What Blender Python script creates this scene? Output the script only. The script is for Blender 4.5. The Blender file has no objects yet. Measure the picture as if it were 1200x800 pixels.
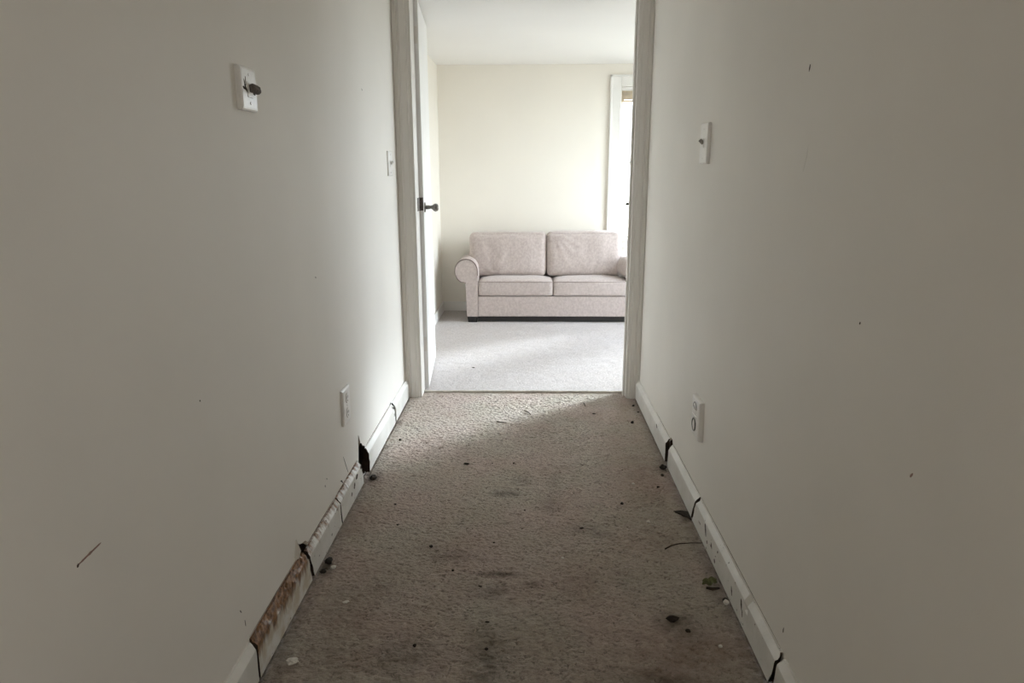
import bpy, bmesh, math, random
import numpy as np
from mathutils import Vector, Matrix, noise
from mathutils.geometry import delaunay_2d_cdt

random.seed(7)
S = bpy.context.scene
C = S.collection

# ------------------------------------------------------------------ camera
cam_d = bpy.data.cameras.new('camera')
cam = bpy.data.objects.new('camera', cam_d)
C.objects.link(cam)
cam_d.sensor_width = 36.0
cam_d.lens = 25.05
cam_d.clip_start = 0.02
rows = ((0.99972633, 0.00325467, -0.02316598),
        (0.02328693, -0.23286927, 0.9722292),
        (-0.00223036, -0.9725026, -0.23288133))
m = Matrix([[r[0], -r[1], -r[2]] for r in rows]).to_4x4()
m.translation = (0, 0, 1.25)
cam.matrix_world = m
S.camera = cam

# ------------------------------------------------------------------ world, light, exposure
SKY_STRENGTH = 16.0
w = bpy.data.worlds.new('World')
S.world = w
w.use_nodes = True
nt = w.node_tree
bg = nt.nodes['Background']
tc = nt.nodes.new('ShaderNodeTexCoord')
sp = nt.nodes.new('ShaderNodeSeparateXYZ')
rp = nt.nodes.new('ShaderNodeValToRGB')
mr = nt.nodes.new('ShaderNodeMapRange')
mr.inputs['From Min'].default_value = -1
nt.links.new(tc.outputs['Generated'], sp.inputs[0])
nt.links.new(sp.outputs['Z'], mr.inputs['Value'])
nt.links.new(mr.outputs[0], rp.inputs[0])
nt.links.new(rp.outputs[0], bg.inputs['Color'])
e = rp.color_ramp.elements
e[0].position = 0.0; e[0].color = (0.16, 0.16, 0.14, 1)
e[1].position = 1.0; e[1].color = (0.25, 0.34, 0.5, 1)
k = e.new(0.485); k.color = (0.26, 0.27, 0.27, 1)
k = e.new(0.505); k.color = (0.87, 0.92, 1.0, 1)
k = e.new(0.76); k.color = (0.82, 0.885, 1.0, 1)
bg.inputs['Strength'].default_value = SKY_STRENGTH

def portal(loc, rot, sx, sy):
    d = bpy.data.lights.new('window_portal', 'AREA')
    d.shape = 'RECTANGLE'; d.size = sx; d.size_y = sy
    d.cycles.is_portal = True
    o = bpy.data.objects.new('window_portal', d); C.objects.link(o)
    o.location = loc; o.rotation_euler = rot

W2Y = (4.90, 6.05)                     # window in the right wall of the room
RX = 1.88                              # right wall of the room
portal((RX + .16, sum(W2Y) / 2, 1.1), (0, math.radians(90), 0), 1.92, W2Y[1] - W2Y[0])
portal((1.0825, 6.59, 1.31), (math.radians(-90), 0, 0), .6, 1.32)
# low hazy sun reaching through the side window
sd_ = bpy.data.lights.new('sun', 'SUN'); sd_.angle = math.radians(19); sd_.energy = 12.5; sd_.color = (.86, .92, 1.0)
so = bpy.data.objects.new('sun', sd_); C.objects.link(so)
so.rotation_euler = Vector((.80, .80, math.tan(math.radians(30.5)) * 1.13)).to_track_quat('Z', 'Y').to_euler()
# unseen fill lamp added behind the camera to brighten the hall, mostly its left wall
d = bpy.data.lights.new('hall_fill', 'AREA'); d.shape = 'RECTANGLE'; d.size = .9; d.size_y = 1.3
d.energy = 7.0; d.color = (1.0, .955, .90)
lo = bpy.data.objects.new('hall_fill', d); C.objects.link(lo)
lo.location = (.56, -.75, 1.35); lo.rotation_euler = (math.radians(88), 0, math.radians(38))

S.view_settings.view_transform = 'Standard'
S.view_settings.look = 'None'
S.view_settings.gamma = 1
S.view_settings.use_curve_mapping = False
S.view_settings.exposure = 0.2
S.cycles.use_denoising = True
S.cycles.max_bounces = 16
S.cycles.diffuse_bounces = 12
S.cycles.sample_clamp_indirect = 6

# ------------------------------------------------------------------ helpers
def lin(c):
    return tuple(((v / 255) / 12.92 if v / 255 <= .04045 else ((v / 255 + .055) / 1.055) ** 2.4) for v in c)

class NT:
    def __init__(s, name, rough=.6):
        s.m = bpy.data.materials.new(name); s.m.use_nodes = True
        s.t = s.m.node_tree; s.b = s.t.nodes['Principled BSDF']
        s.b.inputs['Roughness'].default_value = rough
        s.pos = s.t.nodes.new('ShaderNodeTexCoord').outputs['Object']
    def n(s, typ, **kw):
        nd = s.t.nodes.new(typ)
        for k_, v in kw.items():
            if hasattr(nd, k_): setattr(nd, k_, v)
            else: nd.inputs[k_].default_value = v
        return nd
    def l(s, a, b): s.t.links.new(a, b)
    def noise(s, scale, detail=3, rough=.5, vec=None, stretch=None):
        v = vec or s.pos
        if stretch:
            mp = s.n('ShaderNodeMapping'); mp.inputs['Scale'].default_value = stretch
            s.l(v, mp.inputs[0]); v = mp.outputs[0]
        nd = s.n('ShaderNodeTexNoise', Scale=scale, Detail=detail, Roughness=rough)
        s.l(v, nd.inputs['Vector']); return nd.outputs['Fac']
    def ramp(s, fac, stops):
        r = s.n('ShaderNodeValToRGB'); el = r.color_ramp.elements
        while len(el) < len(stops): el.new(.5)
        for q, (p, c) in zip(el, stops):
            q.position = p; q.color = (c if isinstance(c, (tuple, list)) else (c, c, c))[:3] + (1,) if isinstance(c, tuple) else (c, c, c, 1)
        s.l(fac, r.inputs[0]); return r.outputs[0]
    def mix(s, fac, a, b, mode='MIX'):
        x = s.n('ShaderNodeMix'); x.data_type = 'RGBA'; x.blend_type = mode
        for sock, v in ((x.inputs[0], fac), (x.inputs[6], a), (x.inputs[7], b)):
            if isinstance(v, (int, float)): sock.default_value = v
            elif isinstance(v, tuple): sock.default_value = v + (1,)
            else: s.l(v, sock)
        return x.outputs[2]
    def math(s, op, a, b=0.0):
        x = s.n('ShaderNodeMath'); x.operation = op
        for sock, v in ((x.inputs[0], a), (x.inputs[1], b)):
            if isinstance(v, (int, float)): sock.default_value = v
            else: s.l(v, sock)
        return x.outputs[0]
    def bump(s, h, strength=.3, dist=.01):
        b = s.n('ShaderNodeBump', Strength=strength, Distance=dist)
        s.l(h, b.inputs['Height']); s.l(b.outputs[0], s.b.inputs['Normal'])
    def col(s, c):
        if isinstance(c, tuple): s.b.inputs['Base Color'].default_value = c + (1,)
        else: s.l(c, s.b.inputs['Base Color'])
        return s

def mat_plaster(name, c, amt=.05):
    t = NT(name, .62)
    a = t.noise(1.7, 4); b = t.noise(260, 2)
    t.col(t.mix(t.ramp(a, [(.35, 0.0), (.7, 1.0)]), tuple(v * (1 - amt) for v in c), c))
    h = t.math('ADD', t.math('MULTIPLY', b, .12), t.noise(5, 2))
    t.bump(h, .25, .004)
    return t.m

def mat_simple(name, c, rough=.5, metal=0, var=.12, scale=30, bump=0):
    t = NT(name, rough)
    t.b.inputs['Metallic'].default_value = metal
    t.col(t.mix(t.ramp(t.noise(scale, 4), [(.35, 0.0), (.68, 1.0)]), tuple(v * (1 - var) for v in c), c))
    if bump: t.bump(t.noise(scale * 3, 3), bump, .003)
    return t.m

M = {}
M['wall'] = mat_plaster('hall_paint', (.845, .82, .772))
M['wall_room'] = mat_plaster('room_paint', (.82, .785, .715), .03)
M['ceiling'] = mat_plaster('ceiling_paint', (.84, .83, .81), .02)
M['trim'] = mat_simple('white_gloss_paint', (.80, .79, .76), .38, var=.06, scale=9)
M['casing'] = mat_simple('aged_casing_paint', (.76, .735, .70), .4, var=.03, scale=7)
M['door'] = mat_simple('door_paint', (.83, .83, .82), .42, var=.04, scale=6)
M['plastic'] = mat_simple('white_plastic', (.88, .87, .85), .3, var=.05, scale=60)
M['corroded'] = mat_simple('corroded_metal', (.20, .17, .15), .6, .2, .6, 120, .4)
M['steel'] = mat_simple('tarnished_steel', (.30, .285, .265), .38, .85, .4, 90, .15)
M['toggle_grey'] = mat_simple('dirty_grey_plastic', (.33, .30, .27), .5, var=.3, scale=80)
M['dark'] = mat_simple('black_plastic', (.03, .028, .026), .5)
M['cavity'] = mat_simple('rotten_wood', (.060, .036, .022), .9, var=.6, scale=40, bump=.6)
M['gypsum'] = mat_simple('broken_gypsum', (.42, .35, .27), .9, var=.45, scale=60, bump=.5)
M['leg'] = mat_simple('black_wood', (.012, .010, .009), .35)
M['crumb_dark'] = mat_simple('dark_debris', (.035, .025, .018), .85, var=.5, scale=150, bump=.5)
M['crumb_white'] = mat_simple('plaster_crumb', (.80, .78, .73), .8, var=.2, scale=150, bump=.4)
M['leaf'] = mat_simple('dry_leaf', (.19, .20, .085), .7, var=.5, scale=90, bump=.3)
M['twig'] = mat_simple('twig_bark', (.05, .033, .02), .8, var=.4, scale=120)
M['blind'] = mat_simple('tan_blind', (.62, .50, .33), .5, var=.3, scale=40)
M['scratch_red'] = mat_simple('reddish_scuff', (.30, .19, .155), .8)
M['scratch_white'] = mat_simple('pale_scratch', (.80, .78, .72), .6)
M['grime'] = mat_simple('brown_grime', (.20, .135, .085), .9, var=.5, scale=60)
M['scuff'] = mat_simple('dark_scuff', (.05, .035, .025), .8, var=.5, scale=100)
g = NT('window_glass', .02)
tr = g.n('ShaderNodeBsdfTransparent'); gl = g.n('ShaderNodeBsdfGlossy', Roughness=.02); mx = g.n('ShaderNodeMixShader'); fz = g.n('ShaderNodeFresnel', IOR=1.25)
tr.inputs[0].default_value = (.96, .98, .97, 1)
g.l(fz.outputs[0], mx.inputs[0]); g.l(tr.outputs[0], mx.inputs[1]); g.l(gl.outputs[0], mx.inputs[2])
g.l(mx.outputs[0], g.t.nodes['Material Output'].inputs[0])
M['glass'] = g.m

def mat_board(name, lo_amt, streak=False, lo_=1.2, hi_=1.46):
    """white painted baseboard with chipped, dirty or rusty wear"""
    t = NT(name, .42)
    base = t.mix(t.ramp(t.noise(14, 4), [(.3, 0.0), (.7, 1.0)]), (.70, .69, .65), (.80, .79, .76))
    chips = t.ramp(t.noise(55, 5, .65, stretch=(1, .55, 1)), [(lo_amt, 0.0), (lo_amt + .035, 1.0)])
    c = t.mix(chips, base, (.12, .085, .06))
    if streak:
        sx = t.n('ShaderNodeSeparateXYZ'); t.l(t.pos, sx.inputs[0])
        drip = t.noise(38, 4, .6, stretch=(1, 1, .22))
        v = t.math('ADD', t.math('MULTIPLY', sx.outputs['Z'], 9.5), t.math('MULTIPLY', drip, 1.25))
        f = t.ramp(v, [(.97, 0.0), (1.0, .55)]) if False else t.n('ShaderNodeMapRange')
        if hasattr(f, 'inputs'):
            f.inputs['From Min'].default_value = lo_; f.inputs['From Max'].default_value = hi_
            t.l(v, f.inputs['Value']); f = f.outputs[0]
        rust = t.mix(t.ramp(t.noise(70, 5, .7), [(.38, 0.0), (.62, 1.0)]), (.085, .038, .015), (.33, .175, .08))
        grime = t.mix(t.ramp(t.noise(22, 4), [(.4, 0.0), (.62, 1.0)]), c, (.56, .50, .40))
        c = t.mix(f, grime if lo_ < 1.4 else c, rust)
    t.col(c)
    t.bump(t.noise(90, 4), .25, .002)
    return t.m
M['board'] = mat_board('baseboard_paint', .70)
M['board_worn'] = mat_board('chipped_baseboard_paint', .635)
M['board_grimy'] = mat_board('grimy_topped_baseboard', .635, True, 1.46, 1.72)
M['board_rust'] = mat_board('water_stained_baseboard', .68, True)

def mat_carpet(name, c, dirty):
    t = NT(name, .95)
    grain = t.noise(420, 3, .7)
    worm = t.noise(120, 4, .65, stretch=(.7, 1.2, 1))
    col = t.mix(t.ramp(grain, [(.3, 0.0), (.7, 1.0)]), tuple(v * .72 for v in c), tuple(min(1, v * 1.2) for v in c))
    col = t.mix(t.ramp(worm, [(.34, .7), (.48, 0.0)]), col, tuple(v * .45 for v in c))
    tone = t.ramp(t.noise(5.5, 4, .6), [(.36, 0.0), (.66, 1.0)])
    col = t.mix(t.math('MULTIPLY', tone, .5 if dirty else .2), col, tuple(v * q for v, q in zip(c, (.80, .76, .70))))
    if dirty:
        hue = t.noise(3.2, 3)
        col = t.mix(t.ramp(hue, [(.38, .0), (.62, 1.0)]), t.mix(.5, col, (.90, .97, .86), 'MULTIPLY'), t.mix(.45, col, (1.0, .90, .85), 'MULTIPLY'))
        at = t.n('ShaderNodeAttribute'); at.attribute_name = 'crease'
        col = t.mix(t.math('MULTIPLY', at.outputs['Fac'], .8), col, tuple(v * .25 for v in c))  # crease lines darkened in the colour: painted pile shadow along with dirt
        at = t.n('ShaderNodeAttribute'); at.attribute_name = 'stain'
        nz = t.ramp(t.noise(28, 5, .65), [(.3, .35), (.62, 1.0)])
        col = t.mix(t.math('MULTIPLY', at.outputs['Fac'], nz), col, (.05, .042, .028))
        at = t.n('ShaderNodeAttribute'); at.attribute_name = 'rust'
        col = t.mix(t.math('MULTIPLY', at.outputs['Fac'], nz), col, (.17, .09, .055))
    t.col(col)
    h = t.math('ADD', t.math('MULTIPLY', grain, .35), worm)
    t.bump(h, .9, .008)
    return t.m
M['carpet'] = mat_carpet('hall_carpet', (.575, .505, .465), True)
M['carpet_room'] = mat_carpet('room_carpet', (.58, .54, .53), False)
M['seam'] = mat_simple('carpet_edge_tape', (.72, .68, .62), .9, var=.2, scale=60, bump=.5)

t = NT('chenille_upholstery', .9)
t.b.inputs['Sheen Weight'].default_value = .3
mot = t.noise(60, 5, .66, stretch=(1, 1, .8)); fine = t.noise(350, 2)
cc = t.mix(t.ramp(mot, [(.38, 0.0), (.62, 1.0)]), (.43, .365, .34), (.535, .465, .44))
t.col(t.mix(t.math('MULTIPLY', t.ramp(fine, [(.35, 0.0), (.7, 1.0)]), .3), cc, (.36, .29, .26)))
t.bump(t.math('ADD', mot, fine), .3, .003)
M['fabric'] = t.m
M['piping_light'] = mat_simple('seat_piping', (.27, .22, .20), .9)
M['piping'] = mat_simple('upholstery_piping', (.16, .12, .105), .9)

def link_mesh(name, verts, faces, mat, parent=None, smooth=False):
    me = bpy.data.meshes.new(name); me.from_pydata([tuple(v) for v in verts], [], faces); me.update()
    bm = bmesh.new(); bm.from_mesh(me); bmesh.ops.recalc_face_normals(bm, faces=bm.faces); bm.to_mesh(me); bm.free()
    return link_me(name, me, mat, parent, smooth)

def link_me(name, me, mat, parent=None, smooth=False):
    me.materials.append(mat)
    if smooth: me.polygons.foreach_set('use_smooth', [True] * len(me.polygons))
    o = bpy.data.objects.new(name, me); C.objects.link(o)
    if parent:
        o.parent = parent
        o.matrix_parent_inverse = parent_world(parent).inverted()
    return o

def parent_world(p):
    mw = Matrix.Translation(p.location) @ p.rotation_euler.to_matrix().to_4x4()
    return mw if not p.parent else parent_world(p.parent) @ p.matrix_parent_inverse @ mw if False else mw

def bm_obj(name, bm, mat, parent=None, smooth=False):
    me = bpy.data.meshes.new(name); bmesh.ops.recalc_face_normals(bm, faces=bm.faces); bm.to_mesh(me); bm.free()
    return link_me(name, me, mat, parent, smooth)

def add_box(bm, x0, x1, y0, y1, z0, z1, bev=0, seg=2):
    r = bmesh.ops.create_cube(bm, size=1)
    for v in r['verts']:
        v.co = Vector(((x0 + x1) / 2 + v.co.x * (x1 - x0), (y0 + y1) / 2 + v.co.y * (y1 - y0), (z0 + z1) / 2 + v.co.z * (z1 - z0)))
    if bev:
        es = list({e_ for v in r['verts'] for e_ in v.link_edges})
        bmesh.ops.bevel(bm, geom=es, offset=bev, segments=seg, affect='EDGES', profile=.5)

def box(name, b, mat, parent=None, bev=0, seg=2):
    bm = bmesh.new(); add_box(bm, *b, bev=bev, seg=seg)
    return bm_obj(name, bm, mat, parent)

def empty(name, loc, label=None, cat=None, group=None, kind=None):
    o = bpy.data.objects.new(name, None); C.objects.link(o); o.location = loc; o.empty_display_size = .05
    return tag(o, label, cat, group, kind)

def tag(o, label=None, cat=None, group=None, kind=None):
    if label: o['label'] = label
    if cat: o['category'] = cat
    if group: o['group'] = group
    if kind: o['kind'] = kind
    return o

def prism(pts, axis, a0, a1, bm):
    """extrude a 2-D outline along an axis; pts in the other two axes"""
    n = len(pts)
    def mk(p, a): return {'x': (a, p[0], p[1]), 'y': (p[0], a, p[1]), 'z': (p[0], p[1], a)}[axis]
    A = [bm.verts.new(mk(p, a0)) for p in pts]; B = [bm.verts.new(mk(p, a1)) for p in pts]
    for i in range(n):
        bm.faces.new((A[i], A[(i + 1) % n], B[(i + 1) % n], B[i]))
    bm.faces.new(A); bm.faces.new(B[::-1])

def tube(pts, r, bm, seg=8):
    """r may be a list"""
    pts = [Vector(p) for p in pts]; n = len(pts); rings = []
    rr = r if isinstance(r, (list, tuple)) else [r] * n
    for i, p in enumerate(pts):
        d_ = (pts[min(i + 1, n - 1)] - pts[max(i - 1, 0)]).normalized()
        a = d_.orthogonal().normalized() if i == 0 else (prev - d_ * prev.dot(d_)).normalized()
        prev = a; b = d_.cross(a)
        rings.append([bm.verts.new(p + (a * math.cos(q) + b * math.sin(q)) * rr[i]) for q in [2 * math.pi * s / seg for s in range(seg)]])
    for u, v in zip(rings, rings[1:]):
        for s in range(seg): bm.faces.new((u[s], u[(s + 1) % seg], v[(s + 1) % seg], v[s]))
    bm.faces.new(rings[0]); bm.faces.new(rings[-1][::-1])

# ------------------------------------------------------------------ structure
YF = 3.86      # hall side of the door wall
YR = 3.98      # room side
YB = 6.43      # back wall of the room
LX, RWX = -.695, .622
Y0 = -1.6
HC = 2.36      # hall ceiling
RC = 2.128     # room ceiling
RL = -.79      # left wall of the room

def wall_panel(name, x, side, holes, mat):
    """drywall sheet at constant x with real holes; side=-1 left wall (solid lies at x-)"""
    outer = [(Y0, 0), (YF, 0), (YF, HC), (Y0, HC)]
    # extra grid points keep triangles fair
    vs = [Vector(p) for p in outer]; es = [(0, 1), (1, 2), (2, 3), (3, 0)]
    loops = []
    for h in holes:
        b = len(vs); vs += [Vector(p) for p in h]; n = len(h)
        es += [(b + i, b + (i + 1) % n) for i in range(n)]; loops.append(h)
    co, ed, fa, *_ = delaunay_2d_cdt(vs, es, [], 1, 1e-6)
    def inside(p, poly):
        c = False; j = len(poly) - 1
        for i in range(len(poly)):
            a, b = poly[i], poly[j]
            if (a[1] > p[1]) != (b[1] > p[1]) and p[0] < (b[0] - a[0]) * (p[1] - a[1]) / (b[1] - a[1]) + a[0]: c = not c
            j = i
        return c
    V = [(x, c.x, c.y) for c in co]; F = []
    for f in fa:
        ce = sum((co[i] for i in f), Vector((0, 0))) / len(f)
        if any(inside(ce, h) for h in holes): continue
        F.append(tuple(f) if side > 0 else tuple(f)[::-1])
    th = .014 * side; rim = []
    for h in loops:
        b = len(V); n = len(h)
        V += [(x, p[0], p[1]) for p in h] + [(x + th, p[0] + random.uniform(-.003, .003), p[1] + random.uniform(-.003, .003)) for p in h]
        rim += list(range(len(F), len(F) + n))
        F += [(b + i, b + (i + 1) % n, b + n + (i + 1) % n, b + n + i) for i in range(n)]
    # outer shell: back and rims
    b = len(V); xo = x + .11 * side
    V += [(x, p[0], p[1]) for p in outer] + [(xo, p[0], p[1]) for p in outer]
    F += [(b + i, b + (i + 1) % 4, b + 4 + (i + 1) % 4, b + 4 + i) for i in range(4)] + [(b + 4, b + 5, b + 6, b + 7)]
    me = bpy.data.meshes.new(name); me.from_pydata(V, [], F); me.update()
    o = tag(link_me(name, me, mat), kind='structure'); me.materials.append(M['cavity'])
    for i in rim + [len(F) - 1]: me.polygons[i].material_index = 1
    return o

hole_far = [(2.700, .004), (2.704, .05), (2.712, .10), (2.722, .150), (2.726, .188), (2.738, .172), (2.752, .158), (2.775, .147), (2.795, .128), (2.815, .122), (2.835, .104), (2.822, .075), (2.828, .05), (2.818, .004)]
hole_near = [(1.918, .105), (1.920, .135), (1.922, .176), (1.935, .158), (1.95, .146), (1.975, .136), (2.000, .126), (2.022, .110), (2.012, .098), (1.985, .088), (1.945, .09)]
slit = [(3.372, .094), (3.385, .112), (3.41, .116), (3.416, .104), (3.40, .092)]
wl = wall_panel('wall_left', LX, -1, [hole_far, hole_near, slit], M['wall'])
hole_r = [(2.876, .004), (2.885, .05), (2.892, .10), (2.905, .122), (2.93, .112), (2.95, .10), (2.952, .05), (2.96, .004)]
wr = wall_panel('wall_right', RWX, 1, [hole_r], M['wall'])
# framing seen inside the holes
box('stud', (LX - .10, LX - .022, 2.50, 3.0, 0, .35), M['cavity'], wl)
box('stud', (LX - .10, LX - .026, 1.8, 2.1, 0, .35), M['cavity'], wl)
box('stud', (RWX + .022, RWX + .1, 2.7, 3.1, 0, .3), M['cavity'], wr)

# partition with the door opening
OL, OR_ = -.604, .548
HEAD = 2.122
for nm, b in (('wall_front', (RL, OL - .008, YF, YR, 0, HC)), ('wall_front', (OR_ + .008, RX, YF, YR, 0, HC)), ('wall_front', (OL - .008, OR_ + .008, YF, YR, HEAD + .008, HC))):
    tag(box(nm, b, M['wall_room']), kind='structure')
bx_ = lambda n, b, mat: tag(box(n, b, mat), kind='structure')
bx_('ceiling', (LX - .11, RWX + .11, Y0, YF, HC, HC + .05), M['ceiling'])
bx_('ceiling', (RL, RX, YR, YB, RC, RC + .05), M['ceiling'])
bx_('wall_back', (LX - .11, RWX + .11, Y0 - .05, Y0, 0, HC), M['wall'])
bx_('wall_side', (RL - .1, RL, YF, YB, 0, HC), M['wall_room'])

def wall_with_window(name, axis, c0, c1, a0, a1, w0, w1, z0, z1):
    bm = bmesh.new()
    parts = [(a0, w0, 0, HC), (w1, a1, 0, HC), (w0, w1, 0, z0), (w0, w1, z1, HC)]
    for p, q, s, t_ in parts:
        if axis == 'y': add_box(bm, p, q, c0, c1, s, t_)
        else: add_box(bm, c0, c1, p, q, s, t_)
    return tag(bm_obj(name, bm, M['wall_room']), kind='structure')
WX0, WX1, WZ0, WZ1 = .785, 1.38, .665, 1.945
wall_with_window('wall_far', 'y', YB, YB + .15, RL - .1, RX + .15, WX0, WX1, WZ0, WZ1)
wall_with_window('wall_window', 'x', RX, RX + .15, YF, YB, W2Y[0], W2Y[1], .15, 2.03)

# windows ------------------------------------------------------------
def window_unit(name, axis, c, a0, a1, z0, z1, sgn, blind=False):
    """c: wall face coordinate, the unit goes outward by sgn"""
    root = empty(name, ((a0 + a1) / 2, c, z0) if axis == 'y' else (c, (a0 + a1) / 2, z0), kind='structure')
    def B(nm, u0, u1, d0, d1, s, t_, mat, bev=.003):
        lo_, hi = sorted((c + sgn * d0, c + sgn * d1))
        b = (u0, u1, lo_, hi, s, t_) if axis == 'y' else (lo_, hi, u0, u1, s, t_)
        return box(nm, b, mat, root, bev=bev)
    cw = .095
    for u0, u1 in ((a0 - cw, a0), (a1, a1 + cw)):
        B('casing', u0, u1, -.014, -.001, z0 - .0, z1 + cw, M['trim'])
        B('casing_bead', u0 if u0 < a0 - .01 else u1 - .018, (u0 + .018) if u0 < a0 - .01 else u1, -.026, -.014, z0, z1 + cw, M['trim'])
    B('casing', a0, a1, -.014, -.001, z1, z1 + cw, M['trim'])
    B('casing_bead', a0 - cw, a1 + cw, -.026, -.014, z1 + cw - .018, z1 + cw, M['trim'])
    B('sill', a0 - cw - .02, a1 + cw + .02, -.05, .06, z0 - .025, z0 + .001, M['trim'])
    B('apron', a0 - cw, a1 + cw, -.014, -.001, z0 - .09, z0 - .026, M['trim'])
    zm = (z0 + z1) / 2 + .01
    for (s, t_, d0) in ((z0, zm + .018, .05), (zm - .018, z1, .085)):
        for u0, u1 in ((a0 + .001, a0 + .035), (a1 - .035, a1 - .001)): B('sash', u0, u1, d0, d0 + .032, s, t_, M['trim'])
        B('sash', a0 + .035, a1 - .035, d0, d0 + .032, s, s + .036, M['trim'])
        B('sash', a0 + .035, a1 - .035, d0, d0 + .032, t_ - .036, t_, M['trim'])
        B('pane', a0 + .035, a1 - .035, d0 + .014, d0 + .017, s + .036, t_ - .036, M['glass'], 0)
    return root
w1 = window_unit('window_1', 'y', YB, WX0, WX1, WZ0, WZ1, 1)
w2 = window_unit('window_2', 'x', RX, W2Y[0], W2Y[1], .15, 2.03, 1)
bl = empty('window_blind', (1.08, YB + .03, 1.9), 'tan slatted blind drawn up to the top of the window behind the sofa', 'blind')
box('headrail', (WX0 + .004, WX1 - .004, YB + .01, YB + .045, 1.915, 1.944), M['trim'], bl, .003)
for i in range(9):
    box('slat', (WX0 + .01, WX1 - .01, YB + .006, YB + .046, 1.842 + i * .008, 1.8465 + i * .008), M['blind'], bl)
box('bottom_rail', (WX0 + .01, WX1 - .01, YB + .008, YB + .044, 1.822, 1.838), M['blind'], bl, .003)

# ceiling edge, room baseboards
def plain_board(name, b, side):
    return tag(box(name, b, M['trim'], bev=.004), kind='structure')
plain_board('baseboard_back', (RL, RX, YB - .016, YB, 0, .088), 0)
plain_board('baseboard_side', (RL, RL + .016, YR, YB - .016, 0, .088), 0)
plain_board('baseboard_window', (RX - .016, RX, YR, YB - .016, 0, .088), 0)

# door frame ---------------------------------------------------------
fr = empty('trim_1', (0, YF, 0), kind='structure')
def casing_profile(x_in, x_out, y):
    """moulded casing outline (x,y): thin inside edge, stepped, thick outside"""
    s = 1 if x_out > x_in else -1
    W = abs(x_out - x_in)
    pts = [(0, 0), (0, .009), (.006, .012), (.014, .012), (.018, .0155), (W * .55, .0175), (W * .62, .0145), (W * .70, .0145), (W * .76, .021), (W - .003, .021), (W, .018), (W, 0)]
    return [(x_in + s * a, y - b) for a, b in pts]
for nm, xi, xo in (('casing', OL - .010, LX + .0005), ('casing', OR_ + .006, RWX - .0005)):
    bm = bmesh.new(); prism(casing_profile(xi, xo, YF), 'z', 0.0, HEAD + .08, bm)
    bm_obj(nm, bm, M['casing'], fr)
box('casing', (OL - .0095, OR_ + .0055, YF - .018, YF, HEAD + .006, HEAD + .08), M['casing'], fr, .003)
# jambs with stop
box('jamb', (OL - .0215, OL, YF - .006, YR, 0, HEAD), M['casing'], fr, .002)
box('jamb', (OR_, OR_ + .0215, YF - .006, YR, 0, HEAD), M['casing'], fr, .002)
box('jamb', (OL, OR_, YF - .006, YR, HEAD, HEAD + .0075), M['casing'], fr, .001)
box('door_stop', (OR_ - .011, OR_, YF + .03, YF + .065, 0, HEAD), M['casing'], fr, .002)
st = box('strike_plate', (OR_ - .0025, OR_ + .002, YR - .04, YR - .004, 1.02, 1.10), M['steel'], fr, .001)
bm = bmesh.new(); tube([(OR_ - .002, YR - .02, 1.072), (OR_ - .012, YR - .02, 1.074), (OR_ - .022, YR - .02, 1.07)], [.006, .009, .005], bm); bm_obj('latch_tongue', bm, M['steel'], st, True)

box('jamb_plate', (OL - .001, OL + .0025, 3.915, YR - .002, 1.037, 1.108), M['corroded'], fr, .0008)
# door leaf ----------------------------------------------------------
H0 = Vector((-.5815, 3.99, 0)); ang = math.atan2(-.054, .72)
dr = empty('door_1', (-.5815, 3.99, 0), kind='structure')
dr.rotation_euler = (0, 0, -ang)
D = Matrix.Translation(dr.location) @ Matrix.Rotation(-ang, 4, 'Z')
def dpart(name, bm, mat, parent=dr, smooth=False):
    bm.transform(D)
    me = bpy.data.meshes.new(name); bmesh.ops.recalc_face_normals(bm, faces=bm.faces); bm.to_mesh(me); bm.free()
    me.materials.append(mat)
    if smooth: me.polygons.foreach_set('use_smooth', [True] * len(me.polygons))
    o = bpy.data.objects.new(name, me); C.objects.link(o)
    o.parent = parent
    o.matrix_parent_inverse = D.inverted() if parent is dr else Matrix.Identity(4)
    return o
bm = bmesh.new(); add_box(bm, -.044, 0, 0, .735, .012, 2.115, bev=.002); dpart('leaf', bm, M['door'])
bm = bmesh.new(); add_box(bm, -.052, -.001, -.0035, .0, 1.037, 1.108, bev=.0008)
ep = dpart('latch_plate', bm, M['corroded'])
bm = bmesh.new(); tube([(-.028, -.0025, 1.075), (-.028, -.008, 1.075)], .008, bm); dpart('latch_bolt', bm, M['steel'], ep, True)
bm = bmesh.new()
tube([(0, .06, 1.052), (.006, .06, 1.052), (.008, .06, 1.052)], [.027, .027, .018], bm, 20)
kn = dpart('rosette', bm, M['steel'], dr, True)
bm = bmesh.new()
tube([(.006, .06, 1.052), (.022, .06, 1.052), (.036, .06, 1.053), (.044, .06, 1.052), (.052, .06, 1.052), (.062, .06, 1.05), (.074, .06, 1.05), (.080, .06, 1.05)], [.011, .012, .009, .012, .019, .023, .019, .008], bm, 16)
dpart('knob', bm, M['steel'], dr, True)
for z in (.235, 1.9):
    bm = bmesh.new(); add_box(bm, -.052, -.006, -.002, .0, z, z + .085, bev=.0006); hg = dpart('hinge', bm, M['casing'])
    bm = bmesh.new(); tube([(-.05, -.004, z - .004), (-.05, -.004, z + .089)], .006, bm); dpart('hinge_pin', bm, M['casing'], hg, True)

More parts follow.
